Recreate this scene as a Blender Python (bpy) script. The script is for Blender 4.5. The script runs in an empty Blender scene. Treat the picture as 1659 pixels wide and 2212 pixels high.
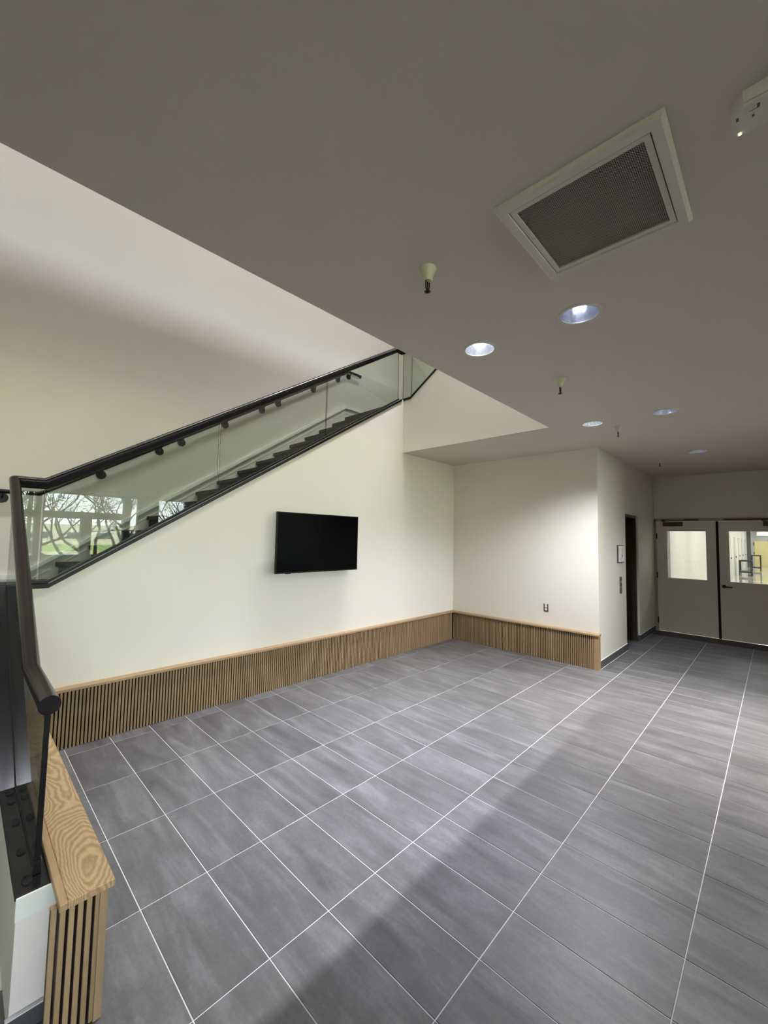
import bpy, bmesh, math, random
from mathutils import Vector, Matrix
random.seed(7)
SC = bpy.context.scene
COL = SC.collection
# ------------------------------------------------------------------ camera
R = ((0.6924843574759012, -0.7211489004171143, 0.020240505877359077),
     (0.0597867366115639, 0.02940564597145723, -0.997777958320557),
     (0.7189512923531902, 0.6921557421650018, 0.06347808922366667))
CAM = (-0.6823810561083701, -3.993332444298932, 1.7293558429443485)
cd = bpy.data.cameras.new('camera')
cam = bpy.data.objects.new('camera', cd)
COL.objects.link(cam)
m = Matrix.Identity(4)
for i in range(3):
    m[i][0] = R[0][i]; m[i][1] = -R[1][i]; m[i][2] = -R[2][i]; m[i][3] = CAM[i]
cam.matrix_world = m
cd.sensor_fit = 'HORIZONTAL'; cd.sensor_width = 36.0
cd.lens = 880.985 / 1659 * 36.0
cd.clip_start = 0.05; cd.clip_end = 500
SC.camera = cam
# ------------------------------------------------------------------ look and sky
SC.view_settings.view_transform = 'Standard'
SC.view_settings.look = 'None'
SC.view_settings.gamma = 1
SC.view_settings.use_curve_mapping = False
SC.view_settings.exposure = 0.50
cy = SC.cycles
cy.use_denoising = True
cy.max_bounces = 10; cy.diffuse_bounces = 6; cy.glossy_bounces = 5
cy.transmission_bounces = 6; cy.transparent_max_bounces = 24
cy.caustics_reflective = False; cy.caustics_refractive = False
cy.sample_clamp_indirect = 6.0
SKY = 14.0
w = bpy.data.worlds.new('sky'); SC.world = w; w.use_nodes = True
nt = w.node_tree; bg = nt.nodes['Background']
tc = nt.nodes.new('ShaderNodeTexCoord'); sp = nt.nodes.new('ShaderNodeSeparateXYZ')
cr = nt.nodes.new('ShaderNodeValToRGB')
cr.color_ramp.elements[0].position = 0.0; cr.color_ramp.elements[0].color = (0.92, 0.97, 1.0, 1)
cr.color_ramp.elements[1].position = 0.6; cr.color_ramp.elements[1].color = (0.45, 0.66, 1.0, 1)
nt.links.new(tc.outputs['Generated'], sp.inputs[0]); nt.links.new(sp.outputs['Z'], cr.inputs[0])
nt.links.new(cr.outputs[0], bg.inputs[0]); bg.inputs[1].default_value = SKY


def light(name, kind, loc, energy, color=(1, 1, 1), rot=(0, 0, 0), parent=None, **kw):
    ld = bpy.data.lights.new(name, kind); ld.energy = energy; ld.color = color
    for k, v in kw.items(): setattr(ld, k, v)
    o = bpy.data.objects.new(name, ld); o.location = loc; o.rotation_euler = rot
    COL.objects.link(o)
    if parent: o.parent = parent
    return o


YW = -12.96      # window facade behind the camera
sun = light('sun', 'SUN', (0, -40, 30), 36, (1, 0.95, 0.85), (math.radians(-38), math.radians(18), 0), angle=0.01)


def portal(name, x0, x1, z0, z1, y):
    ld = bpy.data.lights.new(name, 'AREA'); ld.shape = 'RECTANGLE'; ld.size = x1 - x0; ld.size_y = z1 - z0
    ld.cycles.is_portal = True
    o = bpy.data.objects.new(name, ld); o.location = ((x0 + x1) / 2, y, (z0 + z1) / 2)
    o.rotation_euler = (math.radians(90), 0, 0)       # faces +Y, into the room
    COL.objects.link(o)


YN_ = -6.3; XN_ = -0.1      # added nearer window front, unseen, there to light the TV wall
portal('window_portal', XN_, 9.0, 0.9, 3.05, YW + 0.2)
portal('added_window_portal', -7.9, XN_ - 0.1, 0.4, 3.05, YN_ + 0.1)
portal('upper_window_portal', -7.9, 9.0, 5.4, 6.8, YW + 0.2)

# ------------------------------------------------------------------ materials
MATS = {}


def nodes(name):
    m = bpy.data.materials.new(name); m.use_nodes = True
    MATS[name] = m
    return m, m.node_tree, m.node_tree.nodes['Principled BSDF']


def N(nt, kind, **kw):
    n = nt.nodes.new(kind)
    for k, v in kw.items(): setattr(n, k, v)
    return n


def plain(name, col, rough=0.5, metal=0.0, spec=0.5, emit=None, es=0.0, vary=0.06, vscale=8.0, bump=0.0, bscale=200.0):
    m, nt, b = nodes(name)
    b.inputs['Roughness'].default_value = rough; b.inputs['Metallic'].default_value = metal
    b.inputs['Specular IOR Level'].default_value = spec
    g = N(nt, 'ShaderNodeNewGeometry'); n = N(nt, 'ShaderNodeTexNoise')
    n.inputs['Scale'].default_value = vscale; n.inputs['Detail'].default_value = 4
    nt.links.new(g.outputs['Position'], n.inputs['Vector'])
    mx = N(nt, 'ShaderNodeMixRGB')
    mx.inputs[1].default_value = tuple(c * (1 - vary) for c in col) + (1,)
    mx.inputs[2].default_value = tuple(min(1, c * (1 + vary)) for c in col) + (1,)
    nt.links.new(n.outputs['Fac'], mx.inputs[0]); nt.links.new(mx.outputs[0], b.inputs['Base Color'])
    if bump:
        n2 = N(nt, 'ShaderNodeTexNoise'); n2.inputs['Scale'].default_value = bscale; n2.inputs['Detail'].default_value = 2
        bp = N(nt, 'ShaderNodeBump'); bp.inputs['Strength'].default_value = bump; bp.inputs['Distance'].default_value = 0.002
        nt.links.new(g.outputs['Position'], n2.inputs['Vector'])
        nt.links.new(n2.outputs['Fac'], bp.inputs['Height']); nt.links.new(bp.outputs[0], b.inputs['Normal'])
    if emit:
        b.inputs['Emission Color'].default_value = tuple(emit) + (1,); b.inputs['Emission Strength'].default_value = es
    return m


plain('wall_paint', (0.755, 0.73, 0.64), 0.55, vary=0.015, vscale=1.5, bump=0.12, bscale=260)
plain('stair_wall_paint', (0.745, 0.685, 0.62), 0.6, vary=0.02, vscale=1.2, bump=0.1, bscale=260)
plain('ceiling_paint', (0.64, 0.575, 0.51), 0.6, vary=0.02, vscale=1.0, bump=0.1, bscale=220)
plain('grout', (0.66, 0.65, 0.66), 0.8, vary=0.08, vscale=30)
plain('white_grout', (0.75, 0.74, 0.72), 0.8)
plain('base_tile', (0.085, 0.083, 0.085), 0.5, vary=0.25, vscale=9)
plain('door_foot_shade', (0.035, 0.034, 0.035), 0.6, vary=0.2)
plain('black_metal', (0.006, 0.005, 0.006), 0.3, 0.0, 0.3, vary=0.1)
plain('rail_metal', (0.010, 0.006, 0.007), 0.22, 0.0, 0.35, vary=0.1)
plain('gloss_black', (0.05, 0.05, 0.055), 0.16, 0.75, 0.5, vary=0.1)
plain('black_gap', (0.004, 0.004, 0.004), 0.9, vary=0)
plain('tread_black', (0.018, 0.018, 0.018), 0.55, 0, 0.4, vary=0.3, vscale=40, bump=0.3, bscale=90)
plain('screen', (0.0012, 0.0012, 0.0015), 0.14, 0, 0.12, vary=0)
plain('bezel', (0.004, 0.004, 0.004), 0.35, 0, 0.2, vary=0)
plain('white_plastic', (0.66, 0.62, 0.575), 0.4, vary=0.02)
plain('cream_plastic', (0.66, 0.63, 0.45), 0.35, vary=0.03)
plain('ivory_metal', (0.64, 0.60, 0.52), 0.4, vary=0.03)
plain('raw_board', (0.84, 0.745, 0.70), 0.7, vary=0.04, vscale=30)
plain('groove_shade', (0.07, 0.042, 0.022), 0.7)  # darkened oak for slat sides, paints the shade in the grooves
plain('receptacle', (0.85, 0.83, 0.78), 0.4, vary=0.02)
plain('plate_metal', (0.22, 0.21, 0.19), 0.35, 0.8, vary=0.1)
plain('bronze', (0.10, 0.07, 0.035), 0.4, 0.6, vary=0.15)
plain('sprinkler_bronze', (0.03, 0.018, 0.01), 0.4, 0.5, vary=0.2)
plain('door_paint', (0.78, 0.74, 0.68), 0.5, vary=0.03)
plain('frame_paint', (0.38, 0.35, 0.32), 0.5, vary=0.03)
plain('stainless', (0.20, 0.17, 0.12), 0.3, 0.9, vary=0.1, vscale=3)
plain('paper', (0.85, 0.83, 0.80), 0.7, vary=0.02)
plain('ink', (0.12, 0.10, 0.10), 0.7)
plain('sign_frame', (0.08, 0.08, 0.08), 0.5)
plain('corridor_white', (0.86, 0.85, 0.80), 0.5, vary=0.02)
plain('corridor_floor', (0.62, 0.62, 0.56), 0.06, 0, 0.8, vary=0.12, vscale=1.2)
plain('corridor_grey', (0.60, 0.60, 0.62), 0.5, vary=0.02)
plain('column_grey', (0.10, 0.11, 0.12), 0.5, vary=0.1)
plain('yellow_door', (0.90, 0.78, 0.42), 0.5, vary=0.02)
plain('cart_metal', (0.05, 0.05, 0.055), 0.4, 0.4)
plain('led', (0.8, 0.9, 0.2), 0.5, emit=(0.85, 1.0, 0.25), es=3.0, vary=0)
plain('lamp_glow', (1, 1, 1), 0.5, emit=(0.92, 0.96, 1.0), es=12.0, vary=0)
plain('dim_lamp_glow', (1, 1, 1), 0.5, emit=(0.66, 0.74, 1.0), es=5.0, vary=0)
plain('panel_glow', (1, 1, 1), 0.5, emit=(1.0, 0.99, 0.95), es=1.6, vary=0)
plain('strip_glow', (1, 1, 1), 0.5, emit=(1.0, 0.98, 0.95), es=3.0, vary=0)
plain('reflector', (0.75, 0.77, 0.86), 0.16, 0.9, vary=0.25, vscale=40)
plain('concrete', (0.30, 0.30, 0.28), 0.8, vary=0.1, vscale=4)
plain('facade_frame', (0.17, 0.17, 0.16), 0.6, vary=0.08)
plain('grass', (0.24, 0.32, 0.05), 0.9, vary=0.3, vscale=1.5)
plain('dry_grass', (0.52, 0.45, 0.20), 0.9, vary=0.2, vscale=0.7)
plain('asphalt', (0.30, 0.28, 0.26), 0.9, vary=0.2)
plain('bark', (0.05, 0.035, 0.025), 0.9, vary=0.3, vscale=12)
plain('leaf', (0.16, 0.24, 0.07), 0.7, vary=0.4, vscale=3)
plain('hedge', (0.03, 0.05, 0.02), 0.9, vary=0.5, vscale=8)
plain('stucco', (0.62, 0.56, 0.44), 0.9, vary=0.05, vscale=1)
plain('stucco_white', (0.80, 0.78, 0.72), 0.9, vary=0.03, vscale=1)
plain('window_dark', (0.05, 0.055, 0.06), 0.2)
plain('car_paint', (0.72, 0.76, 0.80), 0.25)
plain('car_glass', (0.18, 0.24, 0.26), 0.1)
plain('tyre', (0.02, 0.02, 0.02), 0.8)
plain('mulch', (0.10, 0.085, 0.07), 0.95, vary=0.5, vscale=25, bump=1.0, bscale=40)
plain('steel_top', (0.55, 0.58, 0.58), 0.25, 0.3)
plain('desk_grey', (0.17, 0.17, 0.16), 0.5)


def tile_material():
    m, nt, b = nodes('floor_tile')
    tc = N(nt, 'ShaderNodeTexCoord'); oi = N(nt, 'ShaderNodeObjectInfo'); g = N(nt, 'ShaderNodeNewGeometry')
    rnd = N(nt, 'ShaderNodeVectorMath', operation='SCALE'); rnd.inputs[0].default_value = (37.0, 19.0, 53.0)
    nt.links.new(oi.outputs['Random'], rnd.inputs['Scale'])
    add = N(nt, 'ShaderNodeVectorMath', operation='ADD')
    nt.links.new(g.outputs['Position'], add.inputs[0]); nt.links.new(rnd.outputs[0], add.inputs[1])
    mp = N(nt, 'ShaderNodeMapping'); mp.inputs['Scale'].default_value = (9.0, 1.6, 1.0); mp.inputs['Rotation'].default_value = (0, 0, 0.12)
    nt.links.new(add.outputs[0], mp.inputs[0])
    n1 = N(nt, 'ShaderNodeTexNoise'); n1.inputs['Scale'].default_value = 1.0; n1.inputs['Detail'].default_value = 6; n1.inputs['Roughness'].default_value = 0.62
    n1.inputs['Distortion'].default_value = 0.6
    nt.links.new(mp.outputs[0], n1.inputs['Vector'])
    n2 = N(nt, 'ShaderNodeTexNoise'); n2.inputs['Scale'].default_value = 5.0; n2.inputs['Detail'].default_value = 8; n2.inputs['Roughness'].default_value = 0.7
    nt.links.new(add.outputs[0], n2.inputs['Vector'])
    n3 = N(nt, 'ShaderNodeTexNoise'); n3.inputs['Scale'].default_value = 60.0; n3.inputs['Detail'].default_value = 3
    nt.links.new(add.outputs[0], n3.inputs['Vector'])
    a = N(nt, 'ShaderNodeMath', operation='MULTIPLY'); a.inputs[1].default_value = 0.62
    nt.links.new(n1.outputs['Fac'], a.inputs[0])
    a2 = N(nt, 'ShaderNodeMath', operation='MULTIPLY_ADD'); a2.inputs[1].default_value = 0.26
    nt.links.new(n2.outputs['Fac'], a2.inputs[0]); nt.links.new(a.outputs[0], a2.inputs[2])
    a3 = N(nt, 'ShaderNodeMath', operation='MULTIPLY_ADD'); a3.inputs[1].default_value = 0.12
    nt.links.new(n3.outputs['Fac'], a3.inputs[0]); nt.links.new(a2.outputs[0], a3.inputs[2])
    cr = N(nt, 'ShaderNodeValToRGB'); e = cr.color_ramp.elements
    e[0].position = 0.34; e[0].color = (0.070, 0.067, 0.069, 1)
    e[1].position = 0.66; e[1].color = (0.190, 0.187, 0.195, 1)
    k = cr.color_ramp.elements.new(0.5); k.color = (0.115, 0.112, 0.116, 1)
    nt.links.new(a3.outputs[0], cr.inputs[0])
    hs = N(nt, 'ShaderNodeHueSaturation')
    v = N(nt, 'ShaderNodeMapRange'); v.inputs['To Min'].default_value = 0.88; v.inputs['To Max'].default_value = 1.12
    nt.links.new(oi.outputs['Random'], v.inputs['Value']); nt.links.new(v.outputs[0], hs.inputs['Value'])
    nt.links.new(cr.outputs[0], hs.inputs['Color']); nt.links.new(hs.outputs[0], b.inputs['Base Color'])
    rr = N(nt, 'ShaderNodeMapRange'); rr.inputs['To Min'].default_value = 0.34; rr.inputs['To Max'].default_value = 0.52
    nt.links.new(n2.outputs['Fac'], rr.inputs['Value']); nt.links.new(rr.outputs[0], b.inputs['Roughness'])
    bp = N(nt, 'ShaderNodeBump'); bp.inputs['Strength'].default_value = 0.12; bp.inputs['Distance'].default_value = 0.002
    nt.links.new(a3.outputs[0], bp.inputs['Height']); nt.links.new(bp.outputs[0], b.inputs['Normal'])
    b.inputs['Specular IOR Level'].default_value = 0.5


tile_material()


def oak(name, axis, dark, lite, figured=False):
    m, nt, b = nodes(name)
    g = N(nt, 'ShaderNodeNewGeometry'); oi = N(nt, 'ShaderNodeObjectInfo')
    rnd = N(nt, 'ShaderNodeVectorMath', operation='SCALE'); rnd.inputs[0].default_value = (7.0, 9.0, 5.0)
    nt.links.new(oi.outputs['Random'], rnd.inputs['Scale'])
    add = N(nt, 'ShaderNodeVectorMath', operation='ADD')
    nt.links.new(g.outputs['Position'], add.inputs[0]); nt.links.new(rnd.outputs[0], add.inputs[1])
    mp = N(nt, 'ShaderNodeMapping')
    s = [14.0, 14.0, 14.0]; s[axis] = 1.6
    mp.inputs['Scale'].default_value = s
    nt.links.new((g.outputs['Position'] if figured else add.outputs[0]), mp.inputs[0])
    n = N(nt, 'ShaderNodeTexNoise'); n.inputs['Scale'].default_value = 1.0; n.inputs['Detail'].default_value = 3; n.inputs['Distortion'].default_value = 0.4
    nt.links.new(mp.outputs[0], n.inputs['Vector'])
    fine = N(nt, 'ShaderNodeTexNoise'); fine.inputs['Scale'].default_value = 9.0; fine.inputs['Detail'].default_value = 4
    nt.links.new(mp.outputs[0], fine.inputs['Vector'])
    if figured:      # cathedral rings: contour lines of a slow field stretched along the board
        mp2 = N(nt, 'ShaderNodeMapping'); mp2.inputs['Scale'].default_value = (4.6, 1.15, 3.0); mp2.inputs['Location'].default_value = (0.3, 2.2, 0)
        nt.links.new(g.outputs['Position'], mp2.inputs[0])
        f = N(nt, 'ShaderNodeTexNoise'); f.inputs['Scale'].default_value = 1.0; f.inputs['Detail'].default_value = 1.5; f.inputs['Distortion'].default_value = 0.25
        nt.links.new(mp2.outputs[0], f.inputs['Vector'])
        wob = N(nt, 'ShaderNodeTexNoise'); wob.inputs['Scale'].default_value = 28.0; wob.inputs['Detail'].default_value = 2
        nt.links.new(g.outputs['Position'], wob.inputs['Vector'])
        wm = N(nt, 'ShaderNodeMath', operation='MULTIPLY_ADD'); wm.inputs[1].default_value = 0.02
        nt.links.new(wob.outputs['Fac'], wm.inputs[0]); nt.links.new(f.outputs['Fac'], wm.inputs[2])
        rings = N(nt, 'ShaderNodeMath', operation='MULTIPLY'); rings.inputs[1].default_value = 290.0
        nt.links.new(wm.outputs[0], rings.inputs[0])
        sn = N(nt, 'ShaderNodeMath', operation='SINE'); nt.links.new(rings.outputs[0], sn.inputs[0])
        sm = N(nt, 'ShaderNodeMapRange'); sm.inputs['From Min'].default_value = -1
        nt.links.new(sn.outputs[0], sm.inputs['Value'])
        mix = N(nt, 'ShaderNodeMath', operation='MULTIPLY_ADD'); mix.inputs[1].default_value = 0.48
        nt.links.new(fine.outputs['Fac'], mix.inputs[0])
        hm = N(nt, 'ShaderNodeMath', operation='MULTIPLY'); hm.inputs[1].default_value = 0.50
        nt.links.new(sm.outputs[0], hm.inputs[0]); nt.links.new(hm.outputs[0], mix.inputs[2])
        fac = mix.outputs[0]
    else:
        mix = N(nt, 'ShaderNodeMath', operation='MULTIPLY_ADD'); mix.inputs[1].default_value = 0.45
        nt.links.new(fine.outputs['Fac'], mix.inputs[0])
        hm = N(nt, 'ShaderNodeMath', operation='MULTIPLY'); hm.inputs[1].default_value = 0.55
        nt.links.new(n.outputs['Fac'], hm.inputs[0]); nt.links.new(hm.outputs[0], mix.inputs[2])
        fac = mix.outputs[0]
    cr = N(nt, 'ShaderNodeValToRGB'); e = cr.color_ramp.elements
    e[0].position = 0.25; e[0].color = dark + (1,); e[1].position = 0.75; e[1].color = lite + (1,)
    nt.links.new(fac, cr.inputs[0])
    hs = N(nt, 'ShaderNodeHueSaturation'); v = N(nt, 'ShaderNodeMapRange')
    v.inputs['To Min'].default_value = 0.90; v.inputs['To Max'].default_value = 1.10
    nt.links.new(oi.outputs['Random'], v.inputs['Value']); nt.links.new(v.outputs[0], hs.inputs['Value'])
    nt.links.new(cr.outputs[0], hs.inputs['Color']); nt.links.new(hs.outputs[0], b.inputs['Base Color'])
    b.inputs['Roughness'].default_value = 0.5
    bp = N(nt, 'ShaderNodeBump'); bp.inputs['Strength'].default_value = 0.15; bp.inputs['Distance'].default_value = 0.001
    nt.links.new(fine.outputs['Fac'], bp.inputs['Height']); nt.links.new(bp.outputs[0], b.inputs['Normal'])


OD, OL = (0.30, 0.190, 0.095), (0.46, 0.315, 0.175)
oak('oak_x', 0, OD, OL); oak('oak_y', 1, OD, OL); oak('oak_z', 2, (0.27, 0.175, 0.085), (0.40, 0.275, 0.15))
oak('oak_figured', 1, (0.30, 0.190, 0.090), (0.47, 0.325, 0.180), True)


def glass_mat(name, tint, edge=False, ior=1.5):
    m = bpy.data.materials.new(name); m.use_nodes = True; MATS[name] = m
    nt = m.node_tree; nt.nodes.clear()
    out = N(nt, 'ShaderNodeOutputMaterial'); mx = N(nt, 'ShaderNodeMixShader')
    tr = N(nt, 'ShaderNodeBsdfTransparent'); tr.inputs[0].default_value = tint + (1,)
    gl = N(nt, 'ShaderNodeBsdfGlossy'); gl.inputs['Roughness'].default_value = 0.0
    fr = N(nt, 'ShaderNodeFresnel'); g = N(nt, 'ShaderNodeNewGeometry')
    mi = N(nt, 'ShaderNodeMix'); mi.data_type = 'FLOAT'
    mi.inputs[2].default_value = ior; mi.inputs[3].default_value = 1 / ior
    nt.links.new(g.outputs['Backfacing'], mi.inputs[0]); nt.links.new(mi.outputs[0], fr.inputs['IOR'])
    nt.links.new(fr.outputs[0], mx.inputs[0]); nt.links.new(tr.outputs[0], mx.inputs[1]); nt.links.new(gl.outputs[0], mx.inputs[2])
    nt.links.new(mx.outputs[0], out.inputs[0])


glass_mat('guard_glass', (0.79, 0.83, 0.785))
glass_mat('window_glass', (0.93, 0.95, 0.94))
plain('glass_edge', (0.010, 0.016, 0.013), 0.2, 0, 0.8)


def perforated():
    m = bpy.data.materials.new('perforated_metal'); m.use_nodes = True; MATS['perforated_metal'] = m
    nt = m.node_tree; b = nt.nodes['Principled BSDF']; out = nt.nodes['Material Output']
    b.inputs['Base Color'].default_value = (0.36, 0.33, 0.29, 1); b.inputs['Roughness'].default_value = 0.5
    g = N(nt, 'ShaderNodeNewGeometry'); sp = N(nt, 'ShaderNodeSeparateXYZ')
    nt.links.new(g.outputs['Position'], sp.inputs[0])
    P = 0.0078

    def chk(off):
        r = []
        for ax in ('X', 'Y'):
            a = N(nt, 'ShaderNodeMath', operation='MULTIPLY_ADD'); a.inputs[1].default_value = 1 / (P * (1.0 if ax == 'X' else 1.6)); a.inputs[2].default_value = off
            nt.links.new(sp.outputs[ax], a.inputs[0])
            f = N(nt, 'ShaderNodeMath', operation='FRACT'); nt.links.new(a.outputs[0], f.inputs[0])
            s = N(nt, 'ShaderNodeMath', operation='SUBTRACT'); s.inputs[1].default_value = 0.5; nt.links.new(f.outputs[0], s.inputs[0])
            k = N(nt, 'ShaderNodeMath', operation='MULTIPLY'); k.inputs[1].default_value = (1.0 if ax == 'X' else 1.6)
            nt.links.new(s.outputs[0], k.inputs[0])
            p = N(nt, 'ShaderNodeMath', operation='MULTIPLY'); nt.links.new(k.outputs[0], p.inputs[0]); nt.links.new(k.outputs[0], p.inputs[1])
            r.append(p)
        q = N(nt, 'ShaderNodeMath', operation='ADD'); nt.links.new(r[0].outputs[0], q.inputs[0]); nt.links.new(r[1].outputs[0], q.inputs[1])
        l = N(nt, 'ShaderNodeMath', operation='LESS_THAN'); l.inputs[1].default_value = 0.125; nt.links.new(q.outputs[0], l.inputs[0])
        return l
    a, c = chk(0.0), chk(0.5)
    mxm = N(nt, 'ShaderNodeMath', operation='MAXIMUM'); nt.links.new(a.outputs[0], mxm.inputs[0]); nt.links.new(c.outputs[0], mxm.inputs[1])
    tr = N(nt, 'ShaderNodeBsdfTransparent'); mx = N(nt, 'ShaderNodeMixShader')
    nt.links.new(mxm.outputs[0], mx.inputs[0]); nt.links.new(b.outputs[0], mx.inputs[1]); nt.links.new(tr.outputs[0], mx.inputs[2])
    nt.links.new(mx.outputs[0], out.inputs[0])


perforated()

# ------------------------------------------------------------------ mesh helpers


def box(bm, a, b, bev=0.0):
    x0, y0, z0 = (min(a[i], b[i]) for i in range(3)); x1, y1, z1 = (max(a[i], b[i]) for i in range(3))
    vs = [bm.verts.new(p) for p in ((x0, y0, z0), (x1, y0, z0), (x1, y1, z0), (x0, y1, z0), (x0, y0, z1), (x1, y0, z1), (x1, y1, z1), (x0, y1, z1))]
    fs = [bm.faces.new([vs[i] for i in f]) for f in ((3, 2, 1, 0), (4, 5, 6, 7), (0, 1, 5, 4), (1, 2, 6, 5), (2, 3, 7, 6), (3, 0, 4, 7))]
    if bev:
        es = list({e for f in fs for e in f.edges})
        bmesh.ops.bevel(bm, geom=es, offset=bev, segments=1, affect='EDGES', profile=0.5)


def prism(bm, pts, axis, lo, hi):
    """extrude a 2-D outline (the two other axes, in x,y,z order) along axis from lo to hi"""
    def mk(p, t):
        v = list(p); v.insert(axis, t); return v
    a = [bm.verts.new(mk(p, lo)) for p in pts]; b = [bm.verts.new(mk(p, hi)) for p in pts]
    n = len(pts)
    bm.faces.new(a); bm.faces.new(b[::-1])
    for i in range(n): bm.faces.new((a[i], b[i], b[(i + 1) % n], a[(i + 1) % n]))


def strip(bm, line, axis, lo, hi, t):
    """a band of height t under a polyline (u, z) extruded along axis"""
    prism(bm, list(line) + [(p[0], p[1] - t) for p in reversed(line)], axis, lo, hi)


def lathe(bm, prof, c, seg=32, caps=True):
    rings = []
    for r, z in prof:
        rings.append([bm.verts.new((c[0] + r * math.cos(2 * math.pi * i / seg), c[1] + r * math.sin(2 * math.pi * i / seg), c[2] + z)) for i in range(seg)])
    for a, b in zip(rings, rings[1:]):
        for i in range(seg): bm.faces.new((a[i], a[(i + 1) % seg], b[(i + 1) % seg], b[i]))
    if caps:
        bm.faces.new(rings[0][::-1]); bm.faces.new(rings[-1])


def tube(bm, pts, r, seg=16, mitre=True):
    pts = [Vector(p) for p in pts]; rings = []
    for i, p in enumerate(pts):
        d0 = (p - pts[i - 1]).normalized() if i else (pts[1] - p).normalized()
        d1 = (pts[i + 1] - p).normalized() if i < len(pts) - 1 else d0
        t = (d0 + d1).normalized()
        up = Vector((0, 0, 1)) if abs(d0.z) < 0.95 else Vector((0, 1, 0))
        s = d0.cross(up).normalized(); u = s.cross(d0).normalized()
        ring = []
        for k in range(seg):
            a = 2 * math.pi * k / seg
            q = s * math.cos(a) * r + u * math.sin(a) * r
            q = q - d0 * (q.dot(t) / d0.dot(t))      # slide into the mitre plane
            ring.append(bm.verts.new(p + q))
        rings.append(ring)
    for a, b in zip(rings, rings[1:]):
        # match start vertex to limit twisting
        best = min(range(seg), key=lambda o: sum((a[k].co - b[(k + o) % seg].co).length for k in range(seg)))
        for k in range(seg): bm.faces.new((a[k], a[(k + 1) % seg], b[(k + 1 + best) % seg], b[(k + best) % seg]))
    bm.faces.new(rings[0][::-1]); bm.faces.new(rings[-1])


def make(name, bm, mats, parent=None, smooth=False, loc=None):
    bmesh.ops.recalc_face_normals(bm, faces=bm.faces)
    me = bpy.data.meshes.new(name); 
    if loc is not None:
        for v in bm.verts: v.co -= Vector(loc)
    bm.to_mesh(me); bm.free()
    for mm in (mats if isinstance(mats, (list, tuple)) else [mats]): me.materials.append(MATS[mm])
    if smooth:
        for p in me.polygons: p.use_smooth = True
        try: me.set_sharp_from_angle(angle=math.radians(38))
        except Exception: pass
    o = bpy.data.objects.new(name, me); COL.objects.link(o)
    if loc is not None: o.location = loc
    if parent:
        o.parent = parent
        o.matrix_parent_inverse = Matrix.Translation(-parent.location) if parent.location.length else Matrix.Identity(4)
    return o


def mk(name, mats, fn, parent=None, smooth=False, **kw):
    bm = bmesh.new(); fn(bm); return make(name, bm, mats, parent, smooth, **kw)


def boxes(name, mats, lst, parent=None, bev=0.0):
    return mk(name, mats, lambda bm: [box(bm, a, b, bev) for a, b in lst], parent)


def tag(o, label, cat, group=None):
    o['label'] = label; o['category'] = cat
    if group: o['group'] = group
    return o


def struct(o, label=None):
    o['kind'] = 'structure'
    if label: o['label'] = label
    return o


def empty(name, loc=(0, 0, 0)):
    o = bpy.data.objects.new(name, None); o.location = loc; o.empty_display_size = 0.1
    COL.objects.link(o); return o


def copy_tree(o, off):
    c = o.copy(); COL.objects.link(c); c.location = Vector(o.location) + Vector(off)
    mp = {o: c}
    for ch in o.children:
        k = ch.copy(); COL.objects.link(k); k.parent = c
        k.matrix_parent_inverse = Matrix.Translation(-c.location) if False else ch.matrix_parent_inverse.copy()
        for g in ch.children:
            q = g.copy(); COL.objects.link(q); q.parent = k; q.matrix_parent_inverse = g.matrix_parent_inverse.copy()
    return c


def plate_hole(bm, axis, lo, hi, outer, inner):
    """slab between lo and hi on axis with a rectangular hole; rects are (u0, v0, u1, v1)"""
    u0, v0, u1, v1 = outer; a0, b0, a1, b1 = inner
    def bx(p0, q0, p1, q1):
        A = [p0, q0]; B = [p1, q1]; A.insert(axis, lo); B.insert(axis, hi); box(bm, A, B)
    bx(u0, v0, u1, b0); bx(u0, b1, u1, v1); bx(u0, b0, a0, b1); bx(a1, b0, u1, b1)


# ------------------------------------------------------------------ layout numbers
S = 0.305; T = 0.305 * 2.0033
CEIL = 3.065; UP = 4.93; TOP = 9.0
YT = 0.20                 # TV wall face
XB = 5.49                 # back wall face (outlet)
YE = -2.20                # elevator wall face
XD = 9.10                 # door wall
XL = -8.0
SL = 0.6225

# ------------------------------------------------------------------ structure: floor
tile_w, tile_l = S - 0.0045, T - 0.0045


def tile_bm(bm, w_, l_, cx=0, cy=0, z=0.0):
    b = 0.0012
    lo = [(cx - w_ / 2, cy - l_ / 2), (cx + w_ / 2, cy - l_ / 2), (cx + w_ / 2, cy + l_ / 2), (cx - w_ / 2, cy + l_ / 2)]
    ins = [(cx - w_ / 2 + b, cy - l_ / 2 + b), (cx + w_ / 2 - b, cy - l_ / 2 + b), (cx + w_ / 2 - b, cy + l_ / 2 - b), (cx - w_ / 2 + b, cy + l_ / 2 - b)]
    v0 = [bm.verts.new((p[0], p[1], z - 0.01)) for p in lo]
    v1 = [bm.verts.new((p[0], p[1], z - b)) for p in lo]
    v2 = [bm.verts.new((p[0], p[1], z)) for p in ins]
    bm.faces.new(v2)
    for i in range(4):
        j = (i + 1) % 4
        bm.faces.new((v0[i], v0[j], v1[j], v1[i])); bm.faces.new((v1[i], v1[j], v2[j], v2[i]))


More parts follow.
